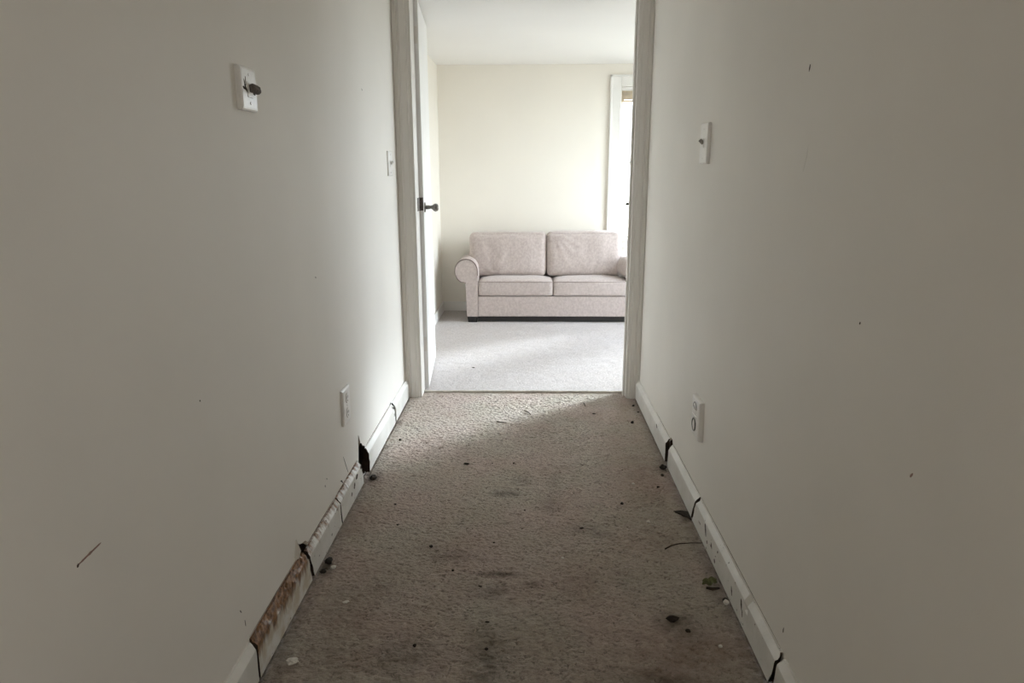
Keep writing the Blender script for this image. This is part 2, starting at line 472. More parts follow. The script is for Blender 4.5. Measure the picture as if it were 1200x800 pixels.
# floors -------------------------------------------------------------
def vnoise(nx, ny, sx, sy, rng):
    """smooth value noise on a grid of nx*ny with sx,sy cells"""
    gx, gy = max(2, int(sx) + 2), max(2, int(sy) + 2)
    G = rng.random((gy, gx))
    X = np.linspace(0, sx - 1e-6 if sx > 1 else 1, nx); Y = np.linspace(0, sy - 1e-6, ny)
    ix = X.astype(int); iy = Y.astype(int); fx = X - ix; fy = Y - iy
    fx = fx * fx * (3 - 2 * fx); fy = fy * fy * (3 - 2 * fy)
    a = G[np.ix_(iy, ix)]; b = G[np.ix_(iy, ix + 1)]; c = G[np.ix_(iy + 1, ix)]; d_ = G[np.ix_(iy + 1, ix + 1)]
    return (a * (1 - fx) + b * fx) * (1 - fy)[:, None] + (c * (1 - fx) + d_ * fx) * fy[:, None]

def grid_mesh(name, X, Y, Z, mat, attrs=None):
    ny, nx = Z.shape
    co = np.empty((ny * nx, 3), dtype=np.float32)
    xx, yy = np.meshgrid(X, Y); co[:, 0] = xx.ravel(); co[:, 1] = yy.ravel(); co[:, 2] = Z.ravel()
    i = np.arange(nx - 1)[None, :] + nx * np.arange(ny - 1)[:, None]; i = i.ravel()
    q = np.stack([i, i + 1, i + nx + 1, i + nx], 1).astype(np.int32)
    me = bpy.data.meshes.new(name)
    me.vertices.add(len(co)); me.vertices.foreach_set('co', co.ravel())
    me.loops.add(q.size); me.loops.foreach_set('vertex_index', q.ravel())
    me.polygons.add(len(q)); me.polygons.foreach_set('loop_start', np.arange(0, q.size, 4, dtype=np.int32))
    me.update(calc_edges=True)
    for k_, v in (attrs or {}).items():
        a = me.attributes.new(k_, 'FLOAT', 'POINT'); a.data.foreach_set('value', v.ravel().astype(np.float32))
    return link_me(name, me, mat, None, True)

rng = np.random.default_rng(5)
bx0, bx1 = LX, RWX
YS = 3.955
NXF, NYF = 520, 1150
X = np.linspace(bx0, bx1, NXF)
Yd = np.linspace(1.25, YS, NYF)
def octave(cx, cy): return vnoise(NXF, NYF, 1.297 / cx, 2.705 / cy, rng)
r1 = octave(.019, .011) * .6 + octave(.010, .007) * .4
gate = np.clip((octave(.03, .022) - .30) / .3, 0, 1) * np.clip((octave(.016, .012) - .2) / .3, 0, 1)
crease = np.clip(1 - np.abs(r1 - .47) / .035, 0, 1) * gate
r2 = octave(.0105, .0085); r3 = octave(.3, .35)
Z = -.0060 * crease + .0042 * r2 + .0045 * r1 + .004 * (r3 - .5) - .004
xx, yy = np.meshgrid(X, Yd)
edge = np.minimum(xx - (-.675), .602 - xx)
Z = Z - .010 * np.clip(1 - edge / .006, 0, 1)
Yc = np.linspace(Y0, 1.24, 30)
Zc = np.zeros((30, NXF)); Zall = np.vstack([Zc, Z]); Yall = np.concatenate([Yc, Yd])
xx, yy = np.meshgrid(X, Yall)
stain = np.zeros_like(xx); rust = np.zeros_like(xx)
def blot(A, x, y, rx, ry, s):
    d2 = ((xx - x) / rx) ** 2 + ((yy - y) / ry) ** 2
    A[:] = np.maximum(A, s * np.exp(-d2 * 1.2))
for b in [(-.09, 2.62, .055, .028, .75), (-.02, 2.74, .05, .04, .35), (.11, 2.72, .03, .13, .28), (.20, 2.335, .07, .05, .35), (.085, 2.53, .04, .08, .28),
          (-.09, 2.035, .075, .016, .8), (-.10, 1.94, .07, .05, .35), (-.11, 1.63, .05, .16, .5), (.015, 1.98, .025, .018, .6), (.42, 1.80, .055, .04, .6), (.44, 1.76, .05, .03, .4),
          (.35, 1.56, .09, .03, .5), (-.26, 2.14, .09, .035, .4), (-.33, 2.19, .05, .02, .4), (-.45, 1.95, .05, .02, .35), (-.33, 1.64, .09, .08, .35), (.30, 2.02, .03, .1, .15),
          (-.66, 2.06, .035, .06, .9), (-.655, 2.76, .04, .07, .9), (.585, 2.86, .035, .06, .9), (.585, 2.42, .03, .05, .9), (-.66, 3.43, .02, .05, .7), (.585, 1.90, .02, .03, .7),
          (-.36, 4.47, .05, .03, .2), (.1, 3.3, .2, .3, .08), (.25, 2.3, .04, .03, .5)]:
    blot(stain, *b)
for b in [(.50, 2.7, .12, .5, .35), (.44, 1.66, .16, .12, .5), (-.52, 1.8, .12, .25, .3), (.16, 1.98, .08, .09, .4), (-.05, 1.7, .3, .1, .15), (-.2, 2.2, .2, .3, .12), (.45, 2.3, .1, .15, .35), (-.5, 1.63, .1, .06, .35), (.36, 1.58, .1, .04, .5), (.55, 3.8, .1, .2, .3), (-.62, 2.4, .05, .3, .3)]:
    blot(rust, *b)
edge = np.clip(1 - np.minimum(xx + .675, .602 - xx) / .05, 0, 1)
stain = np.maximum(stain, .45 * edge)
stain = np.clip(stain + .30 * np.clip((2.7 - yy) / 1.2, 0, 1), 0, 1)  # plus an even darkening towards the near end of the hall
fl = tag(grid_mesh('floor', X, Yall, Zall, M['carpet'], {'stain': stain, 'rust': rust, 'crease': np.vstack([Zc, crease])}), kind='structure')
nX = 300; nY = 220
X = np.linspace(RL, RX, nX); Y = np.linspace(YS, YB, nY)
Z = .003 * vnoise(nX, nY, 60, 50, rng) + .002 * (vnoise(nX, nY, 8, 8, rng) - .5)
tag(grid_mesh('floor', X, Y, Z + .001, M['carpet_room']), kind='structure')
# slab below, so nothing leaks
tag(box('floor', (RL - .1, RX + .15, Y0 - .05, YB + .15, -.08, -.03), M['cavity']), kind='structure')
# raised seam where the two carpets meet
bm = bmesh.new()
pts = []; rr = []
for i in range(60):
    u = i / 59; x = OL + u * (OR_ - OL)
    pts.append((x, YS - .012 + .010 * math.sin(u * 2.6) + .003 * noise.noise(Vector((x * 9, 0, 0))), .0055 + .002 * noise.noise(Vector((x * 14, 3, 0)))))
    rr.append(.0075 + .002 * noise.noise(Vector((x * 20, 1, 0))))
tube(pts, rr, bm, 8)
tag(bm_obj('trim_2', bm, M['seam'], None, True), kind='structure')

# hallway baseboards, board by board ----------------------------------
ZP = [0, .02, .04, .06, .076, .085, .092, .098, .104, .104]
XP = [0, 0, 0, 0, 0, .0008, .0055, .0100, .0140, .0195]
def board(parent, side, y0, y1, j0=None, j1=None, mat='board', dz=0, lean=0, notch=None, wear=0, h=1.0):
    """side -1: left wall. j0/j1: end offset along y for each height fraction (0 bottom .. 1 top)"""
    xf = -.675 if side < 0 else .602
    L = y1 - y0; n = max(4, int(L / .012)); ys = [y0 + L * i / n for i in range(n + 1)]
    bm = bmesh.new(); R = []
    for i, y in enumerate(ys):
        u = i / n; ring = []
        for q, (a, z) in enumerate(zip(XP, ZP)):
            zz = z * h; yy_ = y
            t_ = z / .104
            if q == 9: t_ = 1.0
            if j0 and u < .5: yy_ += j0(t_) * max(0, 1 - u * L / .05)
            if j1 and u > .5: yy_ += j1(t_) * max(0, 1 - (1 - u) * L / .05)
            off = a + lean * (z / .104)
            if notch and notch[0] <= y <= notch[1] and q >= 4: off += .006; zz -= .012
            if wear and q in (5, 6, 7, 8):
                k_ = noise.noise(Vector((y * 45, q * 1.7, side))) ; off += wear * .004 * max(0, k_); zz -= wear * .005 * max(0, k_)
            ring.append(bm.verts.new((xf + side * off, yy_, zz + dz + .003)))
        ring.append(bm.verts.new((xf + side * .0195, y + (ring[0].co.y - y), dz + .001)))
        R.append(ring)
    k_ = len(R[0])
    for A, B in zip(R, R[1:]):
        for q in range(k_): bm.faces.new((A[q], A[(q + 1) % k_], B[(q + 1) % k_], B[q]))
    bm.faces.new(R[0][::-1]).material_index = 1; bm.faces.new(R[-1]).material_index = 1
    o = bm_obj('board', bm, M[mat], parent); o.data.materials.append(M['cavity']); return o
def jag(amp, seed, slope=0):
    def f(t_): return amp * noise.noise(Vector((t_ * 9 + seed, seed * 3.1, 0))) * 2 + slope * (t_ - .5)
    return f
def strip(name, x0, x1, holes_y):
    bm = bmesh.new()
    for a, b in holes_y: add_box(bm, x0, x1, a, b, 0, .03)
    return tag(bm_obj(name, bm, M['cavity']), kind='structure')
# the dark nailing strip behind the boards is the baseboard's own body
bl_ = strip('baseboard_left', LX, LX + .0008, [(Y0, 2.69), (2.84, YF - .02)])
board(bl_, -1, 3.435, 3.838, jag(.006, 1, -.02), None, 'board')
board(bl_, -1, 2.815, 3.414, jag(.009, 2, .0), jag(.006, 3, -.02), 'board')
board(bl_, -1, 2.3535, 2.690, jag(.002, 4, -.012), jag(.005, 5, -.03), 'board_grimy', lean=.001)
board(bl_, -1, 1.990, 2.3415, jag(.008, 6, -.03), jag(.002, 7, -.012), 'board_grimy', lean=-.001)
board(bl_, -1, 1.542, 1.972, jag(.002, 8, 0), jag(.008, 9, -.03), 'board_rust', wear=1.6, h=1.08)
board(bl_, -1, Y0, 1.532, None, jag(.002, 10, 0), 'board', h=1.05)
# sliver of split paint at the far crack
bm = bmesh.new(); tube([(-.674, 3.436, .004), (-.673, 3.425, .04), (-.672, 3.418, .08), (-.676, 3.412, .104)], [.002, .003, .003, .001], bm, 5); bm_obj('splinter', bm, M['board'], bl_)
br_ = strip('baseboard_right', RWX - .0008, RWX, [(Y0, 2.87), (2.97, YF - .02)])
board(br_, 1, 2.950, 3.838, jag(.009, 11, .0), None, 'board', wear=.4)
board(br_, 1, 2.402, 2.885, jag(.004, 12, -.05), jag(.004, 13, -.01), 'board', lean=.0015)
board(br_, 1, 1.532, 2.380, jag(.012, 14, -.03), jag(.004, 15, -.05), 'board_worn', notch=(1.748, 1.768))
board(br_, 1, Y0, 1.512, None, jag(.002, 16, -.015), 'board')

# flat marks on the walls (slightly raised nicks, scratches, torn paper)
def mark(name, wall, x, side, pts, wid, mat):
    """a thin ragged stroke along (y,z) points lying on the wall"""
    bm = bmesh.new(); n = len(pts); up = []; dn = []
    xx_ = x - side * .0004
    P = [Vector((p[0], p[1])) for p in pts]; dense = []
    for a, b in zip(P, P[1:]):
        for i in range(6): dense.append(a.lerp(b, i / 6))
    dense.append(P[-1]); N = len(dense)
    for i, p in enumerate(dense):
        d_ = (dense[min(i + 1, N - 1)] - dense[max(i - 1, 0)]).normalized(); nn = Vector((-d_.y, d_.x))
        w_ = wid * (math.sin(math.pi * (i + .4) / (N - .2)) ** .6) * (.7 + .6 * random.random())
        up.append(bm.verts.new((xx_, p.x + nn.x * w_, p.y + nn.y * w_))); dn.append(bm.verts.new((xx_, p.x - nn.x * w_, p.y - nn.y * w_)))
    for i in range(N - 1): bm.faces.new((up[i], up[i + 1], dn[i + 1], dn[i]))
    r = bmesh.ops.extrude_face_region(bm, geom=bm.faces[:])
    for v in r['geom']:
        if isinstance(v, bmesh.types.BMVert): v.co.x = x + side * .0003
    return bm_obj(name, bm, M[mat], wall)
def ml(*a): return mark(a[0], wl, LX, -1, *a[1:])
def mrk(*a): return mark(a[0], wr, RWX, 1, *a[1:])
ml('scuff', [(.972, .659), (1.0, .661), (1.036, .663)], .0022, 'scratch_red')
ml('scuff', [(.972, .656), (.976, .661)], .002, 'scuff')
ml('nick', [(1.508, .218), (1.514, .208)], .0016, 'scuff')
ml('nick', [(1.528, .178), (1.530, .160)], .0016, 'scuff')
ml('nick', [(2.266, .220), (2.27, .214)], .002, 'scuff')
ml('nick', [(2.243, .205), (2.246, .196)], .002, 'scuff')
ml('crack', [(2.49, .205), (2.515, .165), (2.545, .118)], .0018, 'scuff')
ml('crack', [(2.43, .135), (2.45, .125), (2.47, .105)], .003, 'scuff')
ml('nick', [(3.10, 1.583), (3.11, 1.575)], .002, 'scuff')
ml('nick', [(1.42, .78), (1.424, .776)], .0014, 'scuff')
ml('nick', [(2.29, .915), (2.297, .911)], .002, 'scuff')
mrk('nick', [(1.692, 1.478), (1.696, 1.463)], .0026, 'scuff')
mrk('scratch', [(1.66, 1.306), (1.664, 1.28), (1.678, 1.246)], .0018, 'scratch_white')
mrk('nick', [(1.536, .170), (1.538, .155)], .002, 'scuff')
mrk('nick', [(1.322, .973), (1.325, .968)], .002, 'scuff')
mrk('nick', [(1.085, .773), (1.092, .764)], .002, 'scratch_red')
# torn paint flap beside the near hole and lifted edges of the breaks
def flap(wall, pts, mat):
    bm = bmesh.new(); A = [bm.verts.new(p) for p in pts]; bm.faces.new(A)
    r = bmesh.ops.extrude_face_region(bm, geom=bm.faces[:])
    for v in r['geom']:
        if isinstance(v, bmesh.types.BMVert): v.co += Vector((.0012, 0, .0006))
    return bm_obj('torn_paper', bm, M[mat], wall)
flap(wl, [(LX + .0003, 1.917, .10), (LX + .012, 1.922, .14), (LX + .0003, 1.922, .178), (LX + .0003, 1.90, .13)], 'wall')
flap(wl, [(LX + .0003, 2.722, .150), (LX + .006, 2.727, .17), (LX + .0003, 2.727, .200), (LX + .0003, 2.720, .17)], 'gypsum')
flap(wl, [(LX + .0003, 1.975, .137), (LX + .008, 1.99, .120), (LX + .0003, 2.024, .112), (LX + .0003, 2.0, .13)], 'gypsum')
flap(wr, [(RWX - .0015, 2.905, .122), (RWX - .010, 2.925, .105), (RWX - .0015, 2.955, .10), (RWX - .0015, 2.94, .118)], 'gypsum')
# grime line where the old caulk let go along the board tops
for wall_, side_, x_, runs in ((wl, -1, LX, [(2.36, 2.69, .104), (1.99, 2.34, .104), (2.85, 3.40, .104), (1.545, 1.92, .113)]), (wr, 1, RWX, [(2.40, 2.88, .104), (1.54, 2.37, .104), (2.96, 3.3, .104)])):
    for a, b, z in runs:
        mark('grime_line', wall_, x_, side_, [(a + (b - a) * i / 12, z + .0042 + .001 * random.random()) for i in range(13)], .0017 if side_ < 0 else .0010, 'grime')
# brown scuffs on the white boards
def bmark(parent, side, pts, wid, mat='scuff'):
    xf = -.675 if side < 0 else .602
    return mark('scuff', parent, xf, side, pts, wid * 1.45, mat)
for pts, wd in [([(2.262, .060), (2.275, .085)], .008), ([(2.25, .045), (2.262, .06)], .006), ([(2.292, .076), (2.298, .090)], .004), ([(2.215, .03), (2.222, .036)], .003)]:
    bmark(bl_, -1, pts, wd)
for pts, wd in [([(2.58, .075), (2.61, .082)], .006), ([(2.545, .05), (2.56, .068)], .005), ([(2.50, .04), (2.512, .05)], .004), ([(2.66, .09), (2.675, .085)], .006)]:
    bmark(bl_, -1, pts, wd)
for pts, wd in [([(2.225, .083), (2.205, .045)], .006), ([(2.19, .04), (2.185, .03)], .004), ([(2.14, .06), (2.125, .045)], .003), ([(2.06, .075), (2.055, .07)], .004), ([(2.09, .03), (2.08, .02)], .004),
                ([(1.895, .055), (1.885, .03)], .003), ([(1.80, .075), (1.79, .045)], .0035), ([(1.785, .05), (1.78, .03)], .002)]:
    bmark(br_, 1, pts, wd)
bmark(bl_, -1, [(3.39, .06), (3.40, .05)], .006); bmark(bl_, -1, [(3.40, .10), (3.41, .07), (3.43, .03)], .003); bmark(bl_, -1, [(3.375, .096), (3.405, .098)], .006)
bmark(br_, 1, [(3.18, .092), (3.16, .08)], .004)

# ------------------------------------------------------------------ wall plates
def plate(name, label, cat, side, y0, y1, z0, z1, th):
    x = LX if side < 0 else RWX
    s = -side
    root = empty(name, (x, (y0 + y1) / 2, (z0 + z1) / 2), label, cat)
    # pyramid-edged plate
    pts = [(0, 0), (.5, 0), (1, .22)]
    bm = bmesh.new()
    def ring(ins, d_): return [bm.verts.new((x + s * d_, yy_, zz)) for yy_, zz in ((y0 + ins, z0 + ins), (y1 - ins, z0 + ins), (y1 - ins, z1 - ins), (y0 + ins, z1 - ins))]
    rs = [ring(0, .0001), ring(0, th * .62), ring(.0035, th * .92), ring(.008, th)]
    for A, B in zip(rs, rs[1:]):
        for q in range(4): bm.faces.new((A[q], A[(q + 1) % 4], B[(q + 1) % 4], B[q]))
    bm.faces.new(rs[0]); bm.faces.new(rs[-1])
    bm_obj('cover_plate', bm, M['plastic'], root)
    return root, x, s
def cyl_x(bm, x0, x1, y, z, r0, r1=None, seg=12, sy=1):
    r1 = r1 or r0
    A = [bm.verts.new((x0, y + sy * r0 * math.cos(a), z + r0 * math.sin(a))) for a in [2 * math.pi * i / seg for i in range(seg)]]
    B = [bm.verts.new((x1, y + sy * r1 * math.cos(a), z + r1 * math.sin(a))) for a in [2 * math.pi * i / seg for i in range(seg)]]
    for i in range(seg): bm.faces.new((A[i], A[(i + 1) % seg], B[(i + 1) % seg], B[i]))
    bm.faces.new(A); bm.faces.new(B)
def screws(root, x, s, th, y, zs):
    for z in zs:
        bm = bmesh.new(); cyl_x(bm, x + s * (th - .001), x + s * (th + .0015), y, z, .0035); bm_obj('screw', bm, M['plastic'], root)
def toggle(root, x, s, th, y, z, mat, up=1, L=.018):
    bm = bmesh.new(); add_box(bm, *sorted((x + s * (th - .0005), x + s * (th + .0015))), y - .008, y + .008, z - .016, z + .016, bev=.001)
    bm_obj('toggle_bezel', bm, M['plastic'], root)
    bm = bmesh.new(); tube([(x + s * th, y, z), (x + s * (th + L * .6), y, z + up * .006), (x + s * (th + L), y, z + up * .011)], [.0075, .0065, .006], bm, 8)
    bm_obj('toggle', bm, M[mat], root)
# near left switch, broken
r, x, s = plate('light_switch', 'large white switch plate with a broken blackened toggle, nearest on the left wall', 'switch', -1, 1.765, 1.868, 1.394, 1.496, .013)
screws(r, x, s, .013, 1.818, [1.412, 1.478])
bm = bmesh.new(); add_box(bm, x + .0115, x + .0145, 1.803, 1.835, 1.425, 1.462, bev=.001); bm_obj('switch_recess', bm, M['plastic'], r)
bm = bmesh.new(); tube([(x + .012, 1.815, 1.446), (x + .018, 1.824, 1.448), (x + .023, 1.838, 1.445), (x + .025, 1.846, 1.440)], [.009, .011, .011, .007], bm, 8); tg = bm_obj('toggle', bm, M['corroded'], r)
tg['label'] = 'bent blackened toggle stub'
mark('burn_mark', r, x + .0132, -1, [(1.785, 1.465), (1.792, 1.445), (1.806, 1.437), (1.822, 1.433)], .0035, 'scuff')
mark('burn_mark', r, x + .0132, -1, [(1.776, 1.447), (1.792, 1.442)], .003, 'scuff')
mark('burn_mark', r, x + .0132, -1, [(1.795, 1.472), (1.796, 1.452)], .0016, 'scuff')
mark('burn_mark', r, x + .0132, -1, [(1.822, 1.44), (1.845, 1.436), (1.852, 1.434)], .002, 'scuff')
# right switch
r, x, s = plate('light_switch', 'white switch plate with grey toggle on the right wall above the outlet', 'switch', 1, 2.55, 2.66, 1.272, 1.41, .012)
screws(r, x, s, .012, 2.605, [1.292, 1.39]); toggle(r, x, s, .012, 2.605, 1.343, 'toggle_grey', 1, .013)
# far left switch
r, x, s = plate('light_switch', 'slim white switch plate on the left wall beside the door casing', 'switch', -1, 3.582, 3.68, 1.226, 1.346, .008)
screws(r, x, s, .008, 3.631, [1.243, 1.329]); toggle(r, x, s, .008, 3.631, 1.286, 'plastic', 1, .014)
# left outlet
r, x, s = plate('wall_outlet', 'white double outlet low on the left wall above the torn baseboard gap', 'outlet', -1, 2.497, 2.598, .322, .458, .011)
def receptacle(z):
    bm = bmesh.new(); cyl_x(bm, x + s * .0105, x + s * .0135, ym, z, .021, .020, 20, .85); rc = bm_obj('receptacle', bm, M['plastic'], r)
    for dy in (-.007, .007):
        bm = bmesh.new(); add_box(bm, *sorted((x + s * .0130, x + s * .0139)), ym + dy - .0012, ym + dy + .0012, z - .002, z + .008); bm_obj('slot', bm, M['dark'], rc)
    bm = bmesh.new(); cyl_x(bm, x + s * .0130, x + s * .0139, ym, z - .010, .003); bm_obj('slot', bm, M['dark'], rc)
ym = 2.5475
receptacle(.42); receptacle(.362); screws(r, x, s, .011, ym, [.391])
# right outlet: lower receptacle carries a round insert
r, x, s = plate('wall_outlet', 'white outlet with a round grey-ringed lower socket on the right wall', 'outlet', 1, 2.405, 2.52, .305, .452, .018)
ym = 2.468
bm = bmesh.new(); cyl_x(bm, x - .0175, x - .0195, ym, .412, .023, .022, 20, .95); rc = bm_obj('receptacle', bm, M['plastic'], r)
for dy in (-.008, .008):
    bm = bmesh.new(); add_box(bm, x - .0202, x - .0195, ym + dy - .0015, ym + dy + .0015, .409, .421); bm_obj('slot', bm, M['dark'], rc)
bm = bmesh.new(); tube([(x - .0185, ym, .412 + .0)] and [(x - .019, ym + .0235 * math.cos(a), .412 + .0235 * math.sin(a)) for a in [2 * math.pi * i / 24 for i in range(13)]], .0016, bm, 6); bm_obj('socket_ring', bm, M['steel'], r)
bm = bmesh.new(); add_box(bm, x - .0215, x - .0175, ym - .03, ym + .03, .383, .3875, bev=.001); bm_obj('ridge', bm, M['plastic'], r)
bm = bmesh.new(); tube([(x - .0195, ym + .0225 * math.cos(a), .352 + .0225 * math.sin(a)) for a in [2 * math.pi * i / 24 for i in range(25)]], .003, bm, 6); bm_obj('socket_ring', bm, M['steel'], r)['label'] = 'grey metal ring'
bm = bmesh.new(); cyl_x(bm, x - .0175, x - .021, ym, .352, .018, .016, 20); bm_obj('receptacle', bm, M['plastic'], r)
screws(r, x, s, .018, ym, [.318])

# ------------------------------------------------------------------ sofa
sofa = empty('sofa', (.2, 6.15, 0), 'beige two-seat sofa with rolled arms against the far wall', 'sofa')
def cushion(name, x0, x1, y0, y1, z0, z1, r, crown_z=0, crown_y=0, wr=0, seed=0, n=34, parent=sofa, tilt=0, corner=None):
    """rounded box with crowned top/front and fabric wrinkles"""
    bm = bmesh.new()
    cx, cy, cz = (x0 + x1) / 2, (y0 + y1) / 2, (z0 + z1) / 2; hx, hy, hz = (x1 - x0) / 2, (y1 - y0) / 2, (z1 - z0) / 2
    bmesh.ops.create_cube(bm, size=2)
    bmesh.ops.subdivide_edges(bm, edges=bm.edges[:], cuts=n, use_grid_fill=True)
    for v in bm.verts:
        p = v.co.copy()
        q = Vector((p.x * hx, p.y * hy, p.z * hz))
        # denser near the rim
        inner = Vector((max(-hx + r, min(hx - r, q.x)), max(-hy + r, min(hy - r, q.y)), max(-hz + r, min(hz - r, q.z))))
        d_ = q - inner
        if d_.length > 1e-9:
            mx = max(abs(d_.x), abs(d_.y), abs(d_.z)); q = inner + d_.normalized() * mx
        u, vv, ww = p.x, p.y, p.z
        if crown_z and ww > 0: q.z += crown_z * (1 - u ** 4) * (1 - vv ** 4) * ww
        if crown_y and vv < 0: q.y -= crown_y * (1 - u ** 4) * (1 - ww ** 4) * (-vv)
        if wr:
            k_ = noise.fractal(Vector((q.x * 7 + seed, q.y * 7, q.z * 4)), 1, 2, 3)
            q += p.normalized() * wr * k_ * .5
        if corner:
            # radiating pleats from the given corner of the front face
            dx_, dz_ = q.x - corner[0] * hx, q.z - corner[1] * hz
            rr_ = math.hypot(dx_, dz_); a_ = math.atan2(dz_, dx_)
            if vv < 0: q.y += .0045 * math.sin(a_ * 17 + 2 * noise.noise(Vector((a_ * 3, rr_ * 6, 2)))) * math.exp(-(rr_ / .20) ** 2) * min(1, rr_ / .03)
        q.y += tilt * (ww + 1) * hz
        v.co = q + Vector((cx, cy, cz))
    return bm_obj(name, bm, M['fabric'], parent, True)
FY = 5.90
box('frame', (-.428, .834, FY + .004, 6.33, .052, .224), M['fabric'], sofa, .008, 3)
box('under_sofa_shade', (-.43, .836, FY + .02, 6.32, .008, .0515), M['leg'], sofa)  # black box added to stand for the deep shade under the sofa
cushion('backrest', -.50, .80, 6.25, 6.38, .20, .70, .05, n=24)
cushion('seat_cushion', -.422, .2025, FY - .004, 6.2, .229, .352, .016, crown_z=.026, crown_y=.004, wr=.006, seed=1)
cushion('seat_cushion', .2065, .832, FY - .004, 6.2, .229, .352, .016, crown_z=.028, crown_y=.004, wr=.006, seed=5)
cushion('back_cushion', -.515, .1505, 6.085, 6.235, .365, .735, .045, crown_z=.008, crown_y=.022, wr=.012, seed=9, tilt=.10, corner=(-.45, -1.0))
cushion('back_cushion', .1535, .79, 6.085, 6.235, .365, .738, .045, crown_z=.01, crown_y=.022, wr=.014, seed=14, tilt=.10, corner=(-.8, 1.0))
def arm(cx, sgn, inner, r=.094, z_in=.40, start=12):
    """scroll arm: sgn -1 = left (rolls outward to -x)"""
    cz = .437
    outer = inner + sgn * .097
    pts = []
    # from the inner foot upwards, over the roll, round to the underside and down the outer face
    pts.append((inner, .052))
    pts.append((inner, z_in))
    a0 = math.radians(start)
    for i in range(22):
        a = a0 + (math.radians(238) - a0) * i / 21
        pts.append((cx - sgn * r * math.cos(a), cz + r * math.sin(a) * 1.08))
    pts.append((outer, .34)); pts.append((outer, .052))
    bm = bmesh.new(); prism(pts, 'y', FY - .006, 6.33, bm)
    front = [e_ for e_ in bm.edges if all(abs(v.co.y - (FY - .006)) < 1e-5 for v in e_.verts)]
    bmesh.ops.bevel(bm, geom=front, offset=.006, segments=2, affect='EDGES')
    o = bm_obj('arm', bm, M['fabric'], sofa, False)
    for p in o.data.polygons: p.use_smooth = len(p.vertices) == 4 and abs(p.normal.y) < .5
    bm = bmesh.new()
    tube([(p[0], FY - .007, p[1]) for p in pts[1:-1]], .0035, bm, 6)
    bm_obj('piping', bm, M['piping'], o, True)
    return o
arm(-.521, -1, -.426)
ra = arm(.918, 1, .834, .100, .362, -36)
for v in ra.data.vertices:          # the far arm leans in towards the back
    v.co.x -= .16 * max(0, v.co.y - FY) / .43 * min(1, max(0, (v.co.z - .36) / .03))
for fx, fy in ((-.518, FY + .004), (.838, FY + .004), (-.518, 6.25), (.838, 6.25)):
    bm = bmesh.new(); add_box(bm, fx, fx + .088, fy, fy + .07, .002, .0525)
    for v in bm.verts:
        if v.co.z < .02: v.co.x += .008 if v.co.x < fx + .04 else -.008; v.co.y += .006 if v.co.y < fy + .03 else -.006
    bm_obj('leg', bm, M['leg'], sofa)
bm = bmesh.new(); tube([(-.42, FY - .001, .347), (0, FY - .006, .349), (.198, FY - .001, .347)], .0026, bm, 6); bm_obj('piping', bm, M['piping_light'], sofa, True)
bm = bmesh.new(); tube([(.21, FY - .001, .347), (.5, FY - .006, .349), (.828, FY - .001, .347)], .0026, bm, 6); bm_obj('piping', bm, M['piping_light'], sofa, True)

# ------------------------------------------------------------------ debris on the carpet
def crumb(x, y, size, mat, label, flat=.5, name='debris_crumb', cat='debris', group=None, z=.0, stretch=(1, 1)):
    bm = bmesh.new(); bmesh.ops.create_icosphere(bm, subdivisions=2, radius=1)
    sd = random.random() * 50
    if mat == 'crumb_dark': size *= .68
    for v in bm.verts:
        k_ = 1 + .55 * noise.noise(v.co * 1.3 + Vector((sd, 0, 0)))
        v.co = Vector((v.co.x * k_ * size * stretch[0], v.co.y * k_ * size * stretch[1], v.co.z * k_ * size * flat))
    o = bm_obj(name, bm, M[mat])
    zmin = min(v.co.z for v in o.data.vertices)
    o.location = (x, y, -zmin - .0005 + z); o.rotation_euler = (0, 0, random.uniform(-.5, .5))
    return tag(o, label, cat, group)
W = 'crumb_white'; K = 'crumb_dark'
crumb(-.628, 2.057, .0085, W, 'white plaster crumb beside the broken stained baseboard on the left', .7)
crumb(-.542, 1.871, .010, W, 'flat white plaster flake on the carpet left of centre, beside the stained board', .3, stretch=(1, .6))
crumb(-.612, 1.598, .014, W, 'largest white plaster crumb, lying near the stained baseboard end at lower left', .6)
crumb(.431, 2.717, .006, W, 'tiny white chip on the right carpet between the two baseboard breaks', .5)
crumb(.44, 2.388, .007, W, 'small white crumb left of the torn carpet corner at the right baseboard', .6)
crumb(.115, 2.134, .006, W, 'tiny white chip alone in the middle of the carpet', .4)
crumb(.588, 1.886, .009, W, 'white crumb touching the right baseboard below the green leaf', .8)
crumb(.52, 1.689, .006, W, 'tiny white crumb between the dark lump and the right baseboard, nearest on that side', .6)
crumb(.588, 1.90, .013, K, 'dark crumb against the right baseboard behind a white crumb', .6)
crumb(.413, 1.80, .021, K, 'large dark brown lump of dirt on the stained carpet at right', .7, name='dirt_clump', stretch=(1.1, .8))
crumb(.446, 1.754, .010, K, 'smaller dark dirt crumb just in front of the large lump', .5)
crumb(-.652, 2.085, .018, K, 'dark rotten wood lump at the foot of the broken left baseboard', .9, name='dirt_clump')
crumb(-.655, 2.03, .013, K, 'small dark wood fragment right under the left board break', .7)
crumb(-.645, 2.745, .022, K, 'dark brown rubble lump in front of the wide left baseboard gap', .6, name='dirt_clump')
crumb(.580, 2.872, .020, K, 'dark rubble lump in front of the right baseboard gap', .7, name='dirt_clump')
crumb(.565, 2.80, .011, K, 'small brown fragment just nearer than the right baseboard gap', .6)
crumb(-.611, 3.183, .010, K, 'dark crumb on the sunlit carpet beside the left baseboard', .6)
crumb(-.272, 2.905, .011, K, 'elongated dark crumb just below the edge of the daylight patch', .5, stretch=(1.6, .7))
crumb(-.157, 2.916, .005, K, 'tiny dark speck left one of a pair in the middle distance', .6)
crumb(-.063, 2.918, .006, K, 'tiny dark speck right one of a pair in the middle distance', .6)
